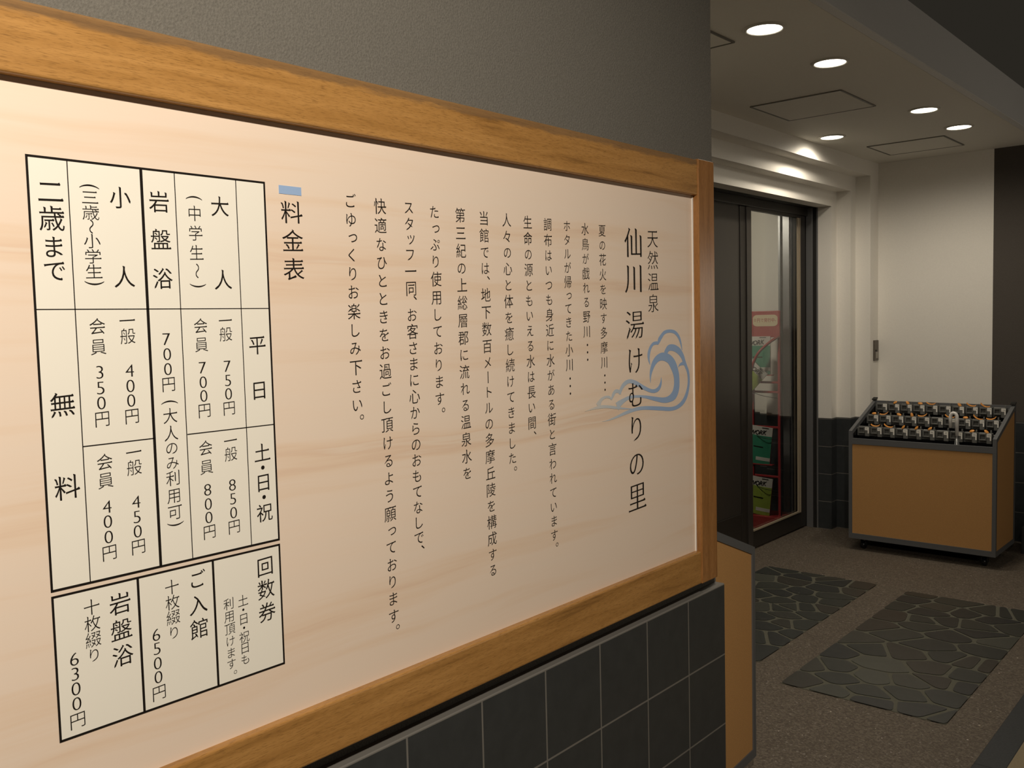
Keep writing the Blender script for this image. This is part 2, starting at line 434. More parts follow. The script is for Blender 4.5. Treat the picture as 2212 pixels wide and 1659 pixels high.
def brushed(q, k=1):
    # give the flat stroke ends the heads, tails and shoulders of brush lettering
    n = len(q); out = []; i = 0; E_ = [(q[(j+1) % n]-q[j]) for j in range(n)]
    term = {}
    for j in range(n):
        e0, e, e1 = E_[j-1], E_[j], E_[(j+1) % n]
        if not .022 < e.length < .105 or e0.length < .03 or e1.length < .03: continue
        if e0.cross(e) <= 0 or e.cross(e1) <= 0: continue
        a0 = e0.angle(e, 0); a1 = e.angle(e1, 0)
        if .9 < a0 < 2.2 and .9 < a1 < 2.2: term[j] = Vector((e.y, -e.x)).normalized()
    skip = set()
    for j in range(n):
        p = q[j]
        if j in skip: continue
        if j in term:
            d = term[j]; a, b = q[j], q[(j+1) % n]; t = (b-a).normalized(); mid = (a+b)/2
            last = (j+1) % n
            if d.y > .85:                               # head of an upright: slanted to the upper left (b is left)
                new = [a+Vector((.006, -.012))*k, mid+Vector((0, .012))*k, b+Vector((-.022, .026))*k, b+Vector((-.004, -.030))*k]
            elif d.x > .85:                             # shoulder at the right end of a level stroke (b is upper)
                new = [a+Vector((.018, -.004))*k, mid+Vector((.030, .004))*k, b+Vector((-.012, .036))*k, b+Vector((-.062, .002))*k]
            elif d.x < -.85:                            # pressed start of a level stroke (a is upper)
                new = [a+Vector((.018, 0))*k, a+Vector((-.012, .012))*k, b+Vector((-.002, -.012))*k, b+Vector((.03, 0))*k]
            elif d.y < -.6 and d.x < -.15:              # left-falling tail drawn out to a point
                new = [mid+d*.030*k]
            elif d.y < -.25 and d.x > .3:               # right-falling foot
                new = [mid+Vector((.034, .006))*k if d.y > -.9 else mid]
            elif d.y < -.85:                            # foot of an upright
                new = [a+Vector((-.006, .006))*k, mid+Vector((0, -.010))*k, b+Vector((.006, -.004))*k]
            else: new = [a, mid+d*.012*k, b]
            out += new; skip.add(last)
            if last == 0 and out: out.pop(0)
        else: out.append(p.copy())
    return out
ROT = set('ー～()…')
def text_mesh(name, items, place, material, parent, tx=.003, ty=.008, shear=.045, brush=1):
    """items: (char, u, v, w, h): centre and size in the plane; place(u, v) -> 3-D point"""
    vs, fs = [], []
    for ch, u, v, w, h in items:
        me = char_mesh(ch, tx, ty, shear, brush)
        if me is None: continue
        n0 = len(vs)
        if 0x3041 <= ord(ch) <= 0x30fa: w, h = w*.9, h*.9
        vs += [place(u+p[0]*w, v+p[1]*h) for p in me[0]]; fs += [[n0+i for i in f] for f in me[1]]
    me = bpy.data.meshes.new(name); me.from_pydata(vs, [], fs); me.materials.append(material)
    r = bpy.data.objects.new(name, me); C.objects.link(r); r.parent = parent
    return r
_cm = {}
def char_mesh(ch, tx, ty, shear, brush):
    key = (ch, tx, ty, shear, brush)
    if key in _cm: return _cm[key]
    g = glyph(ch); _cm[key] = None
    if not g: return None
    wide = ord(ch) > 255
    if wide: cx, cy = .5, .38
    else:
        xs = [p.x for s in g for p in s]; ys = [p.y for s in g for p in s]
        cx, cy = (min(xs)+max(xs))/2, (min(ys)+max(ys))/2
        if ch.isdigit(): ty += .012
    ccw = outer_ccw(g)
    def area(q): return sum(q[k].x*q[(k+1) % len(q)].y - q[(k+1) % len(q)].x*q[k].y for k in range(len(q)))/2
    # where a flourish would make an outline cross itself, fall back to a plainer drawing of the character
    for f_thin, f_brush in ((1, 1), (1, .6), (.5, .6), (1, 0), (.4, 0), (0, 0)):
        cu = bpy.data.curves.new('outline', 'CURVE'); cu.dimensions = '2D'; cu.fill_mode = 'BOTH'; want = 0
        for s in g:
            if not ccw: s = s[::-1]
            q = thin(s, tx*f_thin, ty*f_thin)
            if brush and f_brush and wide and ch not in ROT: q = brushed(q, brush*f_brush)
            want += area(q)
            sp = cu.splines.new('POLY'); sp.points.add(len(q)-1); sp.use_cyclic_u = True
            for k, p in enumerate(q): sp.points[k].co = (p.x, p.y, 0, 1)
        o = bpy.data.objects.new('outline', cu); C.objects.link(o)
        dg = bpy.context.evaluated_depsgraph_get(); dg.update()
        me = bpy.data.meshes.new_from_object(o.evaluated_get(dg))
        bpy.data.objects.remove(o)
        got = sum(p.area for p in me.polygons)
        if abs(got-want) < .012*max(want, .05)+.0004: break
        bpy.data.meshes.remove(me) if f_thin else None
    pts = []
    for v in me.vertices:
        x, y = v.co.x-cx, v.co.y-cy
        if ch in ROT: x, y = y, -x
        elif wide: y += shear*x
        if ch in '、。': x += .62; y += .55
        if ch in 'っッ': x += .12; y += .10
        pts.append((x, y))
    _cm[key] = (pts, [tuple(p.vertices) for p in me.polygons])
    bpy.data.meshes.remove(me)
    return _cm[key]
def wgt(c): return {'、': .62, '。': .7, 'っ': .88, 'ッ': .88, 'し': .95, 'り': .97, 'ー': .85, '・': .7}.get(c, 1.0 if ord(c) < 0x3100 else 1.06)
def column(text, y, z0, z1, w, h):
    ws = [wgt(c) for c in text]; pos = [0]
    for a, b in zip(ws, ws[1:]): pos.append(pos[-1]+(a+b)/2)
    T = pos[-1] or 1
    return [(c, y, z0+(z1-z0)*p/T, w, h) for c, p in zip(text, pos)]

# ------------------------------------------------------------------ price sign
sign = thing('price_sign', 'large wood-framed price sign with black lettering fixed on the grey wall', 'sign', (0, 0, 0))
BT, BB, BY = 1.8637, .9268, 2.1202
obj('board', bx(-.012, 0, -.75, BY+.002, BB-.005, BT+.01), M['board'], sign)
obj('backing', bx(-.0295, -.0121, -.78, BY+.06, .86, 1.94), M['black_matte'], sign)
def rail(z0, z1):
    bm = B(); box(bm, -.0295, .0155, -.80, BY+.003, z0, z1, .004, 3); return bm
obj('top_rail', rail(BT-.003, 1.9515), M['rail_wood'], sign)
obj('bottom_rail', rail(.8395, BB), M['rail_wood'], sign)
def post(y0, y1): return bx(-.0295, .019, y0, y1, .8395, 1.9535, .003, 3)
obj('post', post(BY, 2.203), M['post_wood'], sign)
obj('post', post(-.883, -.80), M['post_wood'], sign)
obj('edge_bead', bx(0, .003, BY-.004, BY+.001, BB, BT-.004), M['mag_white'], sign)

def on_board(h): return lambda u, v: Vector((h, u, v))
cw = .0288
COLS = [
 ('ごゆっくりお楽しみ下さい', .990, 1.753, 1.411, '。'),
 ('快適なひとときをお過ごし頂けるよう願っております', 1.055, 1.749, 1.029, '。'),
 ('スタッフ一同、お客さまに心からのおもてなしで', 1.122, 1.752, 1.157, '、'),
 ('たっぷり使用しております', 1.185, 1.749, 1.406, '。'),
 ('第三紀の上総層郡に流れる温泉水を', 1.253, 1.748, 1.257, ''),
 ('当館では、地下数百メートルの多摩丘陵を構成する', 1.319, 1.747, 1.053, ''),
 ('人々の心と体を癒し続けてきました', 1.386, 1.748, 1.269, '。'),
 ('生命の源ともいえる水は長い間', 1.451, 1.748, 1.335, '、'),
 ('調布はいつも身近に水がある街と言われています', 1.517, 1.748, 1.085, '。'),
 ('ホタルが帰ってきた小川', 1.583, 1.749, 1.449, '・・・'),
 ('水鳥が戯れる野川', 1.649, 1.746, 1.520, '・・・'),
 ('夏の花火を映す多摩川', 1.714, 1.747, 1.448, '・・・')]
for t, y, z0, z1, tail in COLS:
    it = column(t, y, z0, z1, cw, cw)
    st = (z0-z1)/(len(t)-1)
    if tail == '・・・':
        for k in range(3): it.append(('・', y+.001, z1-.030-.0165*k, cw*.85, cw*.85))
    elif tail: it.append((tail, y, z1-st*.92, cw, cw))
    text_mesh('text_column', it, on_board(.0006), M['ink'], sign)
TT = list(zip('仙川湯けむりの里', (1.726, 1.642, 1.532, 1.446, 1.365, 1.283, 1.198, 1.117)))
for part_ in (TT[:2], TT[2:]): text_mesh('title_lettering', [(c, 1.8415, z, .082, .074 if c not in 'けむりの' else .078) for c, z in part_], on_board(.0009), M['ink'], sign, .003, .015, .05, 1.2)
text_mesh('subtitle_lettering', column('天然温泉', 1.926, 1.740, 1.583, .051, .048), on_board(.0006), M['ink'], sign, .006, .012)
text_mesh('heading_lettering', column('料金表', .872, 1.725, 1.636, .042, .037), on_board(.0006), M['ink'], sign, .002, .008)
obj('heading_mark', bx(0, .0006, .850, .892, 1.7525, 1.7655), M['blue'], sign)

def table(name, y0, y1, z0, z1, lines, texts, parent):
    t = obj(name, bx(0, .0005, y0, y1, z0, z1), M['paper'], parent)
    bm = B()
    def ln(a0, a1, b0, b1): box(bm, .0004, .0009, a0, a1, b0, b1)
    th = .0024
    ln(y0-th, y0+th*.2, z0-th, z1+th); ln(y1-th*.2, y1+th, z0-th, z1+th); ln(y0, y1, z1-th*.2, z1+th); ln(y0, y1, z0-th, z0+th*.2)
    for k, p, q0, q1, w in lines:
        if k == 'v': ln(p-w/2, p+w/2, q0, q1)
        else: ln(q0, q1, p-w/2, p+w/2)
    obj('ruling', bm, M['ink'], t)
    for grp in texts:
        run = [grp[0]]
        for it in grp[1:] + [None]:
            if it is None or run[-1][2]-it[2] > .045:
                text_mesh('text_column', run, on_board(.0011), M['ink'], t, *((.001, .006) if run[0][3] > .0295 else (.009, .013))); run = []
            run.append(it)
    return t
def seq(text, y, zs, w, h=None, dw=None):
    out = []
    for c, z in zip(text, zs):
        if c.isdigit(): out.append((c, y, z, w*1.17, w*1.10))
        elif c in '()~': out.append((c, y, z, w*1.2, w*.95))
        else: out.append((c, y, z, w, h or w))
    return out
s1, s2, s3 = .0225, .030, .036
T1 = [seq('二歳まで', .505, (1.724, 1.690, 1.654, 1.624), .0335), seq('無料', .505, (1.452, 1.344), .0335)
, seq('小人', .596, (1.724, 1.618), .031), seq('(三歳～小学生)', .555, (1.735, 1.721, 1.701, 1.683, 1.664, 1.644, 1.624, 1.609), .024, .0205)
, seq('岩盤浴', .651, (1.723, 1.671, 1.617), .031), seq('大人', .7455, (1.724, 1.617), .031)
, seq('(中学生～)', .7045, (1.733, 1.711, 1.683, 1.655, 1.629, 1.608), .0235)
, seq('平日', .799, (1.519, 1.450), .031), seq('土・日・祝', .7995, (1.353, 1.330, 1.307, 1.284, 1.260), .030)
, seq('一般400円', .5965, (1.559, 1.538, 1.491, 1.470, 1.450, 1.429), .0232), seq('会員350円', .5555, (1.552, 1.525, 1.491, 1.470, 1.450, 1.429), .0232)
, seq('700円(大人のみ利用可)', .652, (1.532, 1.511, 1.490, 1.469, 1.443, 1.424, 1.399, 1.378, 1.357, 1.335, 1.310, 1.286, 1.269), .0232)
, seq('一般750円', .746, (1.557, 1.537, 1.489, 1.468, 1.448, 1.427), .0232), seq('会員700円', .7055, (1.550, 1.523, 1.489, 1.468, 1.448, 1.427), .0232)
, seq('一般850円', .7455, (1.378, 1.358, 1.311, 1.290, 1.269, 1.248), .0232), seq('会員800円', .7045, (1.372, 1.344, 1.310, 1.289, 1.269, 1.248), .0232)
, seq('一般450円', .596, (1.379, 1.358, 1.310, 1.289, 1.269, 1.248), .0232), seq('会員400円', .5555, (1.371, 1.346, 1.310, 1.290, 1.269, 1.248), .0232)]
YL, YR = .4796, .8225
L1 = [('v', .528, 1.2138, 1.7653, .0012), ('v', .627, 1.2138, 1.7653, .0040), ('v', .676, 1.2138, 1.7653, .0012), ('v', .774, 1.2138, 1.7653, .0012),
      ('h', 1.5745, YL, YR, .0012), ('h', 1.3945, .528, .627, .0014), ('h', 1.3945, .677, YR, .0014)]
table('price_table', YL, YR, 1.2138, 1.7653, L1, T1, sign)
T2 = [seq('回数券', .796, (1.176, 1.140, 1.104), .032), seq('土・日・祝日も', .7545, (1.132, 1.118, 1.104, 1.090, 1.076, 1.059, 1.041), .019)
, seq('利用頂けます', .7305, (1.133, 1.114, 1.095, 1.076, 1.058, 1.041), .019) + [('。', .7305, 1.022, .019, .019)]
, seq('ご入館', .681, (1.182, 1.145, 1.109), .031), seq('十枚綴り', .6415, (1.180, 1.158, 1.136, 1.114), .0225)
, seq('6500円', .615, (1.118, 1.098, 1.077, 1.057, 1.035), .0235)
, seq('岩盤浴', .566, (1.175, 1.139, 1.103), .031), seq('十枚綴り', .5275, (1.180, 1.158, 1.136, 1.115), .0225)
, seq('6300円', .5015, (1.117, 1.097, 1.077, 1.057, 1.035), .0235)]
L2 = [('v', .5925, 1.0149, 1.2034, .0034), ('v', .7075, 1.0149, 1.2034, .0034)]
table('ticket_table', YL, YR, 1.0149, 1.2034, L2, T2, sign)

# wave emblem, drawn as tapering brush ribbons: (y, z, width)
def ribbon(bm, pts, x):
    P = [Vector(p) for p in smoothpath(pts, 8)]
    L, R = [], []
    for i, p in enumerate(P):
        a, b = P[max(i-1, 0)], P[min(i+1, len(P)-1)]
        t = Vector((b.x-a.x, b.y-a.y)).normalized(); n = Vector((-t.y, t.x)); w = max(p.z, .0002)/2
        L.append(bm.verts.new((x, p.x+n.x*w, p.y+n.y*w))); R.append(bm.verts.new((x, p.x-n.x*w, p.y-n.y*w)))
    for i in range(len(P)-1): bm.faces.new((L[i], L[i+1], R[i+1], R[i]))
EMBLEM = [[(1.907, 1.433, 0.00137), (1.902, 1.446, 0.00793), (1.902, 1.459, 0.01141), (1.909, 1.473, 0.00993), (1.922, 1.483, 0.00802), (1.937, 1.485, 0.00801), (1.946, 1.484, 0.00768)], [(1.946, 1.482, 0.00396), (1.95, 1.491, 0.01185), (1.96, 1.5, 0.01118), (1.976, 1.51, 0.00902), (2.001, 1.513, 0.00807), (2.026, 1.509, 0.00895), (2.044, 1.497, 0.00944), (2.054, 1.481, 0.00704), (2.06, 1.463, 0.00244)], [(1.978, 1.457, 0.014), (1.994, 1.47, 0.01556), (2.019, 1.47, 0.01694), (2.044, 1.461, 0.01765), (2.061, 1.447, 0.01518), (2.069, 1.434, 0.01376), (2.079, 1.42, 0.01105), (2.088, 1.406, 0.01099), (2.092, 1.388, 0.01045), (2.09, 1.368, 0.01098), (2.079, 1.345, 0.01336), (2.06, 1.328, 0.01276), (2.032, 1.318, 0.01025), (1.999, 1.316, 0.00981), (1.954, 1.321, 0.00993), (1.909, 1.326, 0.00946), (1.875, 1.329, 0.00879), (1.841, 1.329, 0.00865), (1.797, 1.324, 0.00776), (1.754, 1.317, 0.00509), (1.718, 1.313, 0.00184), (1.7, 1.313, 0.0003)], [(2.04, 1.419, 0.00075), (2.047, 1.425, 0.00507), (2.06, 1.428, 0.00845), (2.075, 1.427, 0.00733)], [(1.908, 1.388, 0.00087), (1.908, 1.405, 0.00725), (1.914, 1.422, 0.01306), (1.927, 1.438, 0.01639), (1.946, 1.448, 0.01788), (1.969, 1.45, 0.02056), (1.995, 1.443, 0.0232), (2.014, 1.428, 0.02766), (2.028, 1.406, 0.02683), (2.032, 1.385, 0.02647), (2.029, 1.365, 0.02739), (2.017, 1.35, 0.02451), (1.994, 1.342, 0.01685), (1.966, 1.341, 0.0135), (1.924, 1.348, 0.0102), (1.881, 1.356, 0.00688), (1.839, 1.36, 0.00618), (1.811, 1.359, 0.00831), (1.79, 1.354, 0.01096), (1.773, 1.348, 0.01576), (1.762, 1.342, 0.02181)], [(1.958, 1.399, 0.0009), (1.955, 1.383, 0.00864), (1.945, 1.372, 0.0109), (1.928, 1.367, 0.00947), (1.907, 1.369, 0.00899), (1.876, 1.379, 0.01001), (1.843, 1.392, 0.01078), (1.818, 1.398, 0.00946), (1.799, 1.395, 0.01053), (1.785, 1.387, 0.01091), (1.775, 1.375, 0.00967), (1.773, 1.37, 0.00502)], [(1.779, 1.37, 0.00153), (1.77, 1.377, 0.00769), (1.756, 1.378, 0.00872), (1.746, 1.37, 0.00952), (1.739, 1.36, 0.00425)], [(1.739, 1.36, 0.00202), (1.733, 1.366, 0.00561), (1.717, 1.368, 0.00574), (1.701, 1.364, 0.0082), (1.692, 1.357, 0.01307), (1.685, 1.35, 0.01595)], [(1.634, 1.342, 0.00045), (1.663, 1.345, 0.0039), (1.693, 1.347, 0.00739), (1.724, 1.345, 0.0068), (1.757, 1.34, 0.00599), (1.792, 1.335, 0.00364), (1.826, 1.331, 0.00123)]]
bm = B()
for i, s in enumerate(EMBLEM): ribbon(bm, s, .00045+i*.00002)
obj('wave_emblem', bm, M['emblem'], sign)

# ------------------------------------------------------------------ ceiling fittings
def downlight(x, y, label, power):
    t = thing('downlight', label, 'light', (x, y, CZ), 0, 'recessed ceiling downlights')
    prof = [(.066, -.004), (.070, -.006), (.076, -.005), (.080, 0), (.066, 0)]
    bm = B(); lathe(bm, [(.064, -.001), (.064, -.005), (.068, -.007), (.075, -.006), (.080, -.001), (.080, .0)], 48)
    obj('trim_ring', bm, M['trim_white'], t, True)
    bm = B(); lathe(bm, [(.0001, -.0045), (.0635, -.0035), (.0635, -.0005)], 48)
    obj('lens', bm, M['glow'], t, True)
    l = bpy.data.lights.new('beam', 'SPOT'); l.energy = power; l.color = (1, .89, .73); l.spot_size = math.radians(170); l.spot_blend = .6; l.shadow_soft_size = .045
    lo = bpy.data.objects.new('beam', l); C.objects.link(lo); lo.parent = t; lo.location = (0, 0, -.012)
    return t
DL = [(-.343, 3.271, 'lit round downlight nearest the camera, beside the cut-off ceiling hatch'), (-.346, 3.902, 'lit round downlight just in front of the middle ceiling hatch'),
      (-.344, 5.164, 'lit round downlight over the floor between the two square hatches, nearer the fascia'), (-.339, 5.791, 'lit round downlight beside the far hatch, farthest from the camera'),
      (-.978, 5.513, 'lit round downlight close to the white door lintel, casting a scallop on it')]
for x, y, l in DL: downlight(x, y, l, 23)
def hatch(x0, x1, y0, y1, label):
    t = thing('ceiling_hatch', label, 'hatch', ((x0+x1)/2, (y0+y1)/2, CZ), 0, 'square access hatches in the ceiling')
    w, d = (x1-x0)/2, (y1-y0)/2
    obj('hatch_panel', bx(-w+.008, w-.008, -d+.008, d-.008, -.004, .0), M['ceiling'], t)
    bm = B()
    for a in (-1, 1):
        box(bm, -w, w, a*d-.004, a*d+.004, -.005, 0); box(bm, a*w-.004, a*w+.004, -d, d, -.005, 0)
    obj('hatch_frame', bm, M['trim_dark'], t)
M['trim_dark'] = mat('hatch_frame', (.16, .15, .13), .5)
hatch(-.961, -.495, 4.405, 4.868, 'square ceiling hatch in the middle, before the downlight by the lintel')
hatch(-.942, -.480, 6.0, 6.428, 'square ceiling hatch nearest the white end wall')
hatch(-.965, -.502, 2.875, 3.337, 'ceiling hatch mostly hidden behind the sign wall corner')

# ------------------------------------------------------------------ sliding glass door
door = thing('door_1', None, None, (0, 0, 0)); door['kind'] = 'structure'; door['label'] = 'automatic sliding glass door in a dark bronze frame'
bm = B(); box(bm, -1.645, -1.445, 6.402, Y2-.001, 0, 2.31); box(bm, -1.735, -1.645, 6.43, Y2-.001, 0, 2.31); box(bm, -1.735, -1.435, 2.281, 3.50, 0, 2.31); box(bm, -1.735, -1.435, 2.281, Y2-.001, 2.31, CZ)
obj('door_jamb', bm, M['black_matte'], door)
obj('header', bx(-1.60, -1.505, 3.5, 6.402, 2.255, 2.31, .002, 1), M['bronze'], door)
for x0, x1 in ((-1.518, -1.471), (-1.700, -1.650)):
    obj('steel_jamb', bx(x0, x1, 6.392, 6.402, 0, 2.31, .001, 1), M['steel'], door)
obj('edge_strip', bx(-1.442, -1.432, 6.394, 6.400, 0, 2.309), M['steel'], door)
obj('edge_strip', bx(-1.735, -1.72, 6.394, 6.400, 0, 2.309), M['steel'], door)
obj('fixed_panel', bx(-1.552, -1.535, 3.5, 5.405, .27, 2.255), M['bronze_light'], door)
obj('kick_panel', bx(-1.553, -1.531, 3.5, 5.405, .0, .268, .001, 1), M['bronze'], door)
obj('meeting_stile', bx(-1.560, -1.528, 5.40, 5.475, 0, 2.255, .002, 1), M['bronze'], door)
leaf = obj('door_leaf', bx(-1.550, -1.520, 5.475, 5.54, 0.012, 2.255, .002, 1), M['bronze_light'], door)
bm = B(); box(bm, -1.550, -1.52, 6.30, 6.385, .012, 2.255, .002, 1); box(bm, -1.55, -1.52, 5.54, 6.30, .012, .125, .002, 1); box(bm, -1.55, -1.52, 5.54, 6.30, 2.235, 2.255)
obj('leaf_frame', bm, M['bronze'], leaf)
bm = B(); box(bm, -1.528, -1.516, 6.252, 6.272, .125, 2.235, .001, 1); box(bm, -1.528, -1.513, 6.279, 6.288, .125, 2.235, .001, 1)
obj('glazing_bead', bm, M['bead'], leaf)
obj('glazing_bead', bx(-1.528, -1.514, 5.54, 6.27, .125, .137, .001, 1), M['bead'], leaf)
obj('glass_pane', bx(-1.540, -1.532, 5.54, 6.30, .125, 2.235), M['glass'], leaf)

# ------------------------------------------------------------------ wall intercom plate
ic = thing('wall_switch', 'slim bronze switch plate with a pale button on the door surround', 'switch', (-1.13, 6.690, 1.282))
obj('face_plate', bx(0, .010, -.042, .042, -.074, .074, .003, 2), M['switch_bronze'], ic)
obj('button', bx(.0095, .013, -.018, .024, -.056, -.010, .002, 2), M['switch_button'], ic)
bm = B(); lathe(bm, [(.007, 0), (.007, .004), (.0001, .005)], 16, (.0095, -.012, -.001), Matrix.Rotation(PI/2, 3, 'Y')); obj('keyhole', bm, M['black_matte'], ic)

# ------------------------------------------------------------------ umbrella stands on castors
W, DP, Z0, HF, HB = .881, .453, .076, .786, .958
def slope(v): return HF + (HB-HF)*v/DP
def stand(label, loc, rz, numbers):
    t = thing('umbrella_stand', label, 'umbrella stand', loc, rz, 'wheeled locking umbrella stands')
    for u0, u1 in ((.004, .018), (W-.018, W-.004)):
        bm = B(); prism(bm, [(.012, Z0+.01), (DP-.012, Z0+.01), (DP-.012, slope(DP-.012)-.012), (.012, slope(.012)-.012)], 'x', u0, u1)
        obj('side_panel', bm, M['orange_panel'], t)
    obj('front_panel', bx(.015, W-.015, .006, .020, Z0+.025, .712), M['orange_panel'], t)
    obj('back_panel', bx(.015, W-.015, DP-.018, DP-.004, Z0+.01, HB-.03), M['grey_trim'], t)
    bm = B(); box(bm, .019, W-.019, .02, DP-.02, Z0+.012, Z0+.03)
    obj('bottom_board', bm, M['black_gloss'], t)
    bm = B(); box(bm, .019, .022, .022, DP-.019, .12, .70); box(bm, W-.022, W-.019, .022, DP-.019, .12, .70); box(bm, .022, W-.022, .0205, .0235, .12, .70); box(bm, .022, W-.022, DP-.022, DP-.019, .12, .90)
    prism(bm, [(.022, .12), (DP-.022, .12), (DP-.022, slope(DP)-.03), (.022, slope(.02)-.03)], 'x', .0185, .0195)
    prism(bm, [(.022, .12), (DP-.022, .12), (DP-.022, slope(DP)-.03), (.022, slope(.02)-.03)], 'x', W-.0195, W-.0185)
    obj('lining', bm, M['black_gloss'], t)
    # grey edging: one frame mesh of posts, sloped caps and rails
    bm = B(); e = .022
    for u0, u1 in ((0, e), (W-e, W)):
        for v0, v1 in ((0, e), (DP-e, DP)):
            prism(bm, [(v0, Z0), (v1, Z0), (v1, slope(v1)), (v0, slope(v0))], 'x', u0, u1)
        prism(bm, [(e, slope(e)-.028), (DP-e, slope(DP-e)-.028), (DP-e, slope(DP-e)), (e, slope(e))], 'x', u0, u1)
        box(bm, u0, u1, e, DP-e, Z0, Z0+.03)
    box(bm, e, W-e, 0, e, Z0, Z0+.034); box(bm, e, W-e, DP-e, DP, Z0, Z0+.034)
    box(bm, e, W-e, 0, e, .700, .737); box(bm, e, W-e, DP-e, DP, HB-.04, HB-.008)
    obj('edging', bm, M['grey_trim'], t)
    for u in (0, W):
        bm = B(); prism(bm, [(DP-.034, HB-.004), (DP+.002, HB+.006), (DP+.002, HB+.014), (DP-.034, HB+.004)], 'x', max(u-.026, -.002), min(u+.026, W+.002))
        obj('corner_cap', bm, M['black_matte'], t)
    for v in (.075, .240, .405):
        z = slope(v)-.055
        obj('lock_rail', bx(.0225, W-.0225, v+.012, v+.040, z-.012, z+.040, .003, 1), M['lock_grey'], t)
    for u in (.075, W-.075):
        for v in (.07, DP-.07):
            bm = B(); box(bm, u-.022, u+.022, v-.022, v+.022, Z0-.006, Z0, .001, 1)
            for s in (-1, 1): box(bm, u+s*.016-.002, u+s*.016+.002, v-.014, v+.018, .022, Z0-.004, .001, 1)
            c = obj('castor', bm, M['black_matte'], t)
            bm = B(); lathe(bm, [(.0001, -.012), (.022, -.012), (.026, -.008), (.026, .008), (.022, .012), (.0001, .012)], 24, (u, v, .0262), Matrix.Rotation(PI/2, 3, 'Y'))
            obj('wheel', bm, M['black_gloss'], c, True)
    return t
def lock_body():
    bm = B()
    box(bm, -.039, .039, 0, .012, -.030, .018, .002, 1)                     # back plate
    box(bm, -.036, .006, -.016, 0, .006, .016, .001, 1); box(bm, -.036, .006, -.016, 0, -.028, -.020, .001, 1)
    box(bm, -.036, -.029, -.016, 0, -.020, .006, .001, 1); box(bm, -.001, .006, -.016, 0, -.020, .006, .001, 1)
    box(bm, .008, .036, -.020, 0, -.046, .018, .002, 1)                     # lock housing
    box(bm, .025, .033, -.006, .004, .018, .034, .001, 1)                   # pin tab
    return bm
def key_paddle():
    bm = B(); Mx = Matrix.Diagonal((1, .62, 1)).to_3x3()
    lathe(bm, [(.0001, -.003), (.016, -.003), (.019, 0), (.016, .003), (.0001, .003)], 20, (0, 0, 0), Mx); return bm
def key_strap():
    bm = B(); pts = smoothpath([(-.034, 0, .010), (-.022, 0, .001), (0, -.002, -.003), (.022, 0, .001), (.034, 0, .010)], 5)
    for i in range(len(pts)-1):
        a, b = pts[i], pts[i+1]; q = [a+Vector((0, -.006, 0)), b+Vector((0, -.006, 0)), b+Vector((0, .006, .004)), a+Vector((0, .006, .004))]
        vs = [bm.verts.new(p) for p in q]; vs2 = [bm.verts.new(p+Vector((0, 0, .0022))) for p in q]
        bm.faces.new(vs[::-1]); bm.faces.new(vs2)
        for k in range(4): bm.faces.new((vs[k], vs[(k+1) % 4], vs2[(k+1) % 4], vs2[k]))
    return bm
KEYS = {  # row -> {unit: (kind, tilt)}
 0: {1: ('s', 0), 2: ('s', .25), 3: ('p', -.9), 4: ('p', -.8), 5: ('p', -.6), 8: ('p', -.3), 9: ('p', .75)},
 1: {0: ('p', -.1), 1: ('s', -.3), 2: ('p', .35), 3: ('p', 1.3), 4: ('s', -.25), 6: ('s', .2), 7: ('p', .0), 8: ('s', .45), 9: ('s', -.2)},
 2: {1: ('p', -.55), 2: ('p', 1.0), 3: ('p', .1), 4: ('s', .05), 6: ('p', .9), 7: ('s', .25), 8: ('s', .35)}}
KEY_SHIFT = {(0, 1): -.02, (1, 4): -.01}
lock_me = key_p = key_s = plate_me = None
def fit_locks(t, numbers):
    """ten lock units on each of the three rails; every unit a part of its own"""
    global lock_me, key_p, key_s, plate_me
    for r, v in enumerate((.075, .240, .405)):
        z = slope(v)-.020
        for i in range(10):
            u = .036 + .0405 + i*.0808
            if lock_me is None:
                lk = obj('umbrella_lock', lock_body(), M['lock_grey'], t); lock_me = lk.data
                bm = B(); prism(bm, [(.009, .014), (.035, .014), (.035, -.026), (.027, -.026), (.027, -.006), (.009, -.006)], 'y', -.0215, -.0201)
                pl = obj('number_plate', bm, M['label_white'], lk); plate_me = pl.data
            else:
                lk = bpy.data.objects.new('umbrella_lock', lock_me); C.objects.link(lk); lk.parent = t
                pl = bpy.data.objects.new('number_plate', plate_me); C.objects.link(pl); pl.parent = lk
            lk.location = (u, v, z)
            if numbers:
                s = str(numbers[r]+i); n = len(s)
                text_mesh('number', [(c, .022+(k-(n-1)/2)*.0068, .004, .0115, .0135) for k, c in enumerate(s)], lambda a, b: Vector((a, -.0219, b)), M['ink'], lk, 0, 0)
            if numbers and i in KEYS[r]:
                kind, tilt = KEYS[r][i]
                if kind == 'p':
                    if key_p is None: k = obj('key_tag', key_paddle(), M['orange_key'], lk, True); key_p = k.data
                    else: k = bpy.data.objects.new('key_tag', key_p); C.objects.link(k); k.parent = lk
                    k.scale = (.82,)*3; k.rotation_euler = (.9, tilt, 0); k.location = (.006, -.012, .026)
                else:
                    if key_s is None: k = obj('key_tag', key_strap(), M['orange_key'], lk, True); key_s = k.data
                    else: k = bpy.data.objects.new('key_tag', key_s); C.objects.link(k); k.parent = lk
                    k.scale = (.85,)*3; k.rotation_euler = (.3, tilt, 0); k.location = (-.008, -.006, .0232)
cart = stand('wheeled umbrella stand with numbered locks and orange key tags, by the white wall', (-1.032, 5.924, 0), -.0083, True)
fit_locks(cart, (91, 101, 111))
cart2 = stand('wheeled umbrella stand showing only its side, behind the sign wall corner', (-.143, 2.756, 0), 3.2002, False)
fit_locks(cart2, None)

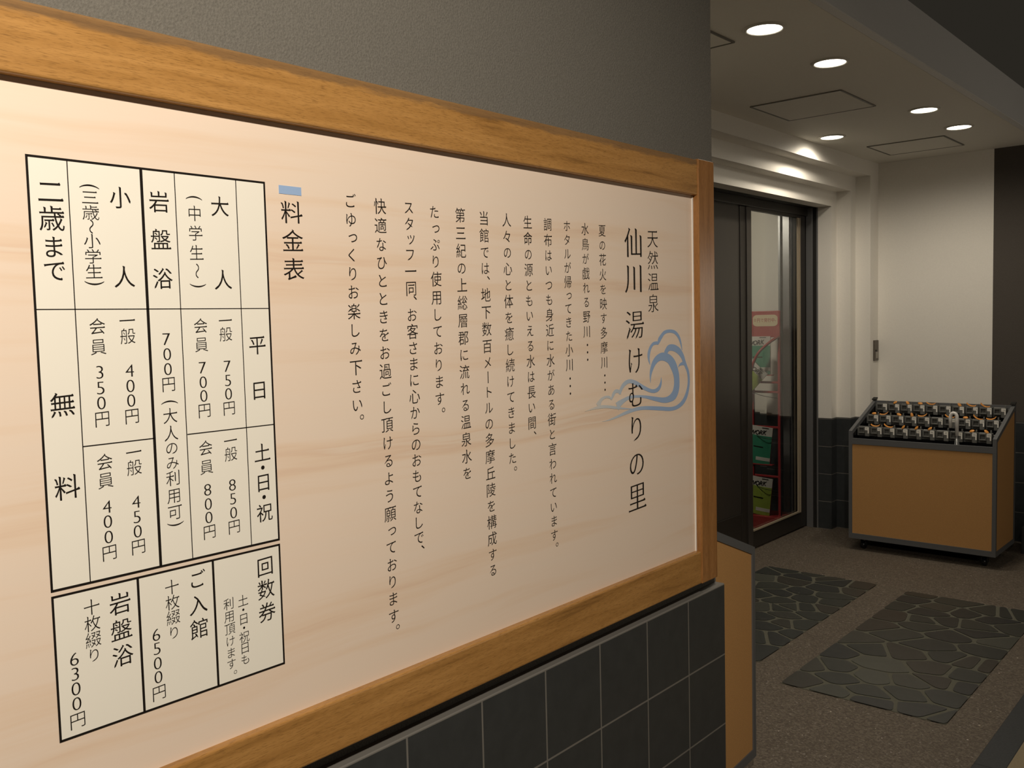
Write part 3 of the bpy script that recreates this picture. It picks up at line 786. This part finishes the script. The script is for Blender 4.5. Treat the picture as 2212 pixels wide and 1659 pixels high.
# umbrella left in the front row of the far stand
um = thing('umbrella', 'clear umbrella with a white crook handle standing in the far umbrella stand', 'umbrella', (-.384, 5.966, .107))
bm = B(); tube(bm, [(0, 0, 0), (0, 0, .72)], .005, 10); obj('shaft', bm, M['vinyl_shaft'], um, True)
bm = B(); R_ = .0185
pts = [(0, 0, .680), (0, 0, .785)] + [(-R_+R_*math.cos(a), 0, .795+R_*1.35*math.sin(a)) for a in [PI*k/10 for k in range(11)]] + [(-2*R_, 0, .785), (-2*R_, 0, .728)]
tube(bm, pts, .0105, 12); obj('handle', bm, M['white_plastic'], um, True)
def folded():
    bm = B(); rings = []; n = 48
    for zz, r in ((.02, .006), (.1, .010), (.3, .014), (.5, .015), (.62, .014), (.66, .008)):
        rings.append([bm.verts.new((r*(1+.22*math.cos(8*2*PI*k/n))*math.cos(2*PI*k/n), r*(1+.22*math.cos(8*2*PI*k/n))*math.sin(2*PI*k/n), zz)) for k in range(n)])
    for a, b in zip(rings, rings[1:]):
        for k in range(n): bm.faces.new((a[k], a[(k+1) % n], b[(k+1) % n], b[k]))
    return bm
obj('canopy', folded(), M['clear_vinyl'], um, True)

# ------------------------------------------------------------------ magazine rack behind the glass
RX0, RX1, RYF, RYB, RH = -1.848, -1.620, 6.17, 6.33, 1.585
rack = thing('magazine_rack', 'narrow red metal magazine rack standing behind the glass door', 'rack', ((RX0+RX1)/2, (RYF+RYB)/2, 0))
def L(x, y): return x-(RX0+RX1)/2, y-(RYF+RYB)/2
hw = (RX1-RX0)/2; f_, b_ = RYF-(RYF+RYB)/2, RYB-(RYF+RYB)/2
for s in (-1, 1):
    bm = B(); x = s*(hw-.011)
    box(bm, x-.010, x+.010, f_, f_+.022, .02, RH, .003, 2)
    obj('side_frame', bm, M['red'], rack)
obj('base', bx(-hw-.01, hw+.01, f_-.05, b_+.02, 0, .10, .006, 2), M['red'], rack)
hd = obj('header_panel', bx(-hw, hw, f_+.003, f_+.018, 1.395, RH, .004, 2), M['red'], rack)
def rrect(cx, cz, w, h, r, n=8):
    out = []
    for sx, sz, a0 in ((1, 1, 0), (-1, 1, PI/2), (-1, -1, PI), (1, -1, 1.5*PI)):
        for k in range(n+1):
            a = a0+PI/2*k/n; out.append((cx+sx*(w/2-r)+r*math.cos(a), cz+sz*(h/2-r)+r*math.sin(a)))
    return out
bm = B(); prism(bm, rrect(.0, 1.516, .196, .082, .034), 'y', f_+.0005, f_+.0032); lab = obj('header_label', bm, M['cream'], hd)
hx = -.078
text_mesh('label_lettering', [(c, hx+i*.0275, 1.519, .027, .031) for i, c in enumerate('0円で発行中')] + [('。', hx+5*.0275+.012, 1.508, .024, .0232)], lambda a, b: Vector((a, f_+.0002, b)), M['red_ink'], lab, -.012, -.012, 0)
for z in (1.07, 1.0, .745, .385):
    obj('cross_bar', bx(-hw+.02, hw-.02, f_+.006, f_+.018, z-.008, z+.008, .003, 1), M['red'], rack)
for z in (1.127, .477):
    obj('shelf', bx(-hw+.018, hw-.05, f_-.036, f_+.006, z-.006, z, .001, 1), M['red'], rack)
for z in (.965, .66, .29):
    bm = B(); tube(bm, smoothpath([(-hw+.01, f_+.01, z+.03), (0, f_-.050, z+.012), (hw-.01, f_+.01, z-.01)], 6), .0022, 6); obj('wire', bm, M['black_matte'], rack, True)
bm = B(); tube(bm, smoothpath([(hw-.014, f_, 1.40), (hw-.06, f_-.06, 1.355), (hw-.12, f_-.10, 1.285), (hw-.165, f_-.11, 1.18), (hw-.19, f_-.11, 1.05), (-hw+.02, f_, .99)], 8), .0095, 10)
obj('arched_rail', bm, M['red'], rack, True)
def magazine(label, x, y, z, w, h, rot, body, tilt=.0):
    t = thing('magazine', label, 'magazine', (x, y, z), 0, 'magazines in the red rack')
    t.rotation_euler = (tilt, rot, 0)
    def sheet(z0, z1, dy, x0=-w/2, x1=w/2):
        bm = B(); n = 8; pts = []
        for k in range(n+1):
            xx = x0+(x1-x0)*k/n; pts.append((xx, .012*(1-(2*xx/w)**2)*-1))
        prism(bm, [(a, b-dy) for a, b in pts] + [(a, b-dy+.0012) for a, b in pts[::-1]], 'z', z0, z1); return bm
    bm = B(); n = 8; pts = [(-w/2+w*k/n, -.012*(1-(2*k/n-1)**2)) for k in range(n+1)]
    prism(bm, pts + [(a, b+.008) for a, b in pts[::-1]], 'z', 0, h)
    obj('pages', bm, M['mag_white'], t)
    c = obj('cover', sheet(0, h*.76, .0014), body, t)
    obj('banner', sheet(h*.10, h*.19, .0026, -w*.02, w/2), M['mag_white'], c)
    obj('cover_text', sheet(h*.44, h*.47, .0026, -w*.15, w*.22), M['ink'], c)
    text_mesh('masthead', [(k, x_, h*.835+x_*.10, .040, .046) for k, x_ in zip('WORK', (-.044, -.008, .021, .046))], lambda a, b: Vector((a+.18*(b-h*.835), -.012*(1-(2*a/w)**2)-.0016, b)), M['ink'], t, -.022, -.022)
    obj('masthead_line', sheet(h*.962, h*.978, .0022, w*.12, w*.36), M['ink'], t)
    return t
magazine('green magazine in the top tier of the red rack', -1.79, 6.158, 1.128, .20, .275, .0, M['mag_green'])
magazine('lime green magazine slipped sideways below the arched rail', -1.92, 6.128, 1.02, .17, .235, .75, M['mag_lime'])
magazine('green magazine in the middle tier of the red rack', -1.80, 6.158, .478, .20, .275, .10, M['mag_green'])
magazine('lime green magazine in the bottom tier of the red rack', -1.803, 6.158, .105, .20, .275, .10, M['mag_lime'])

bpy.data.objects.remove(_fo)
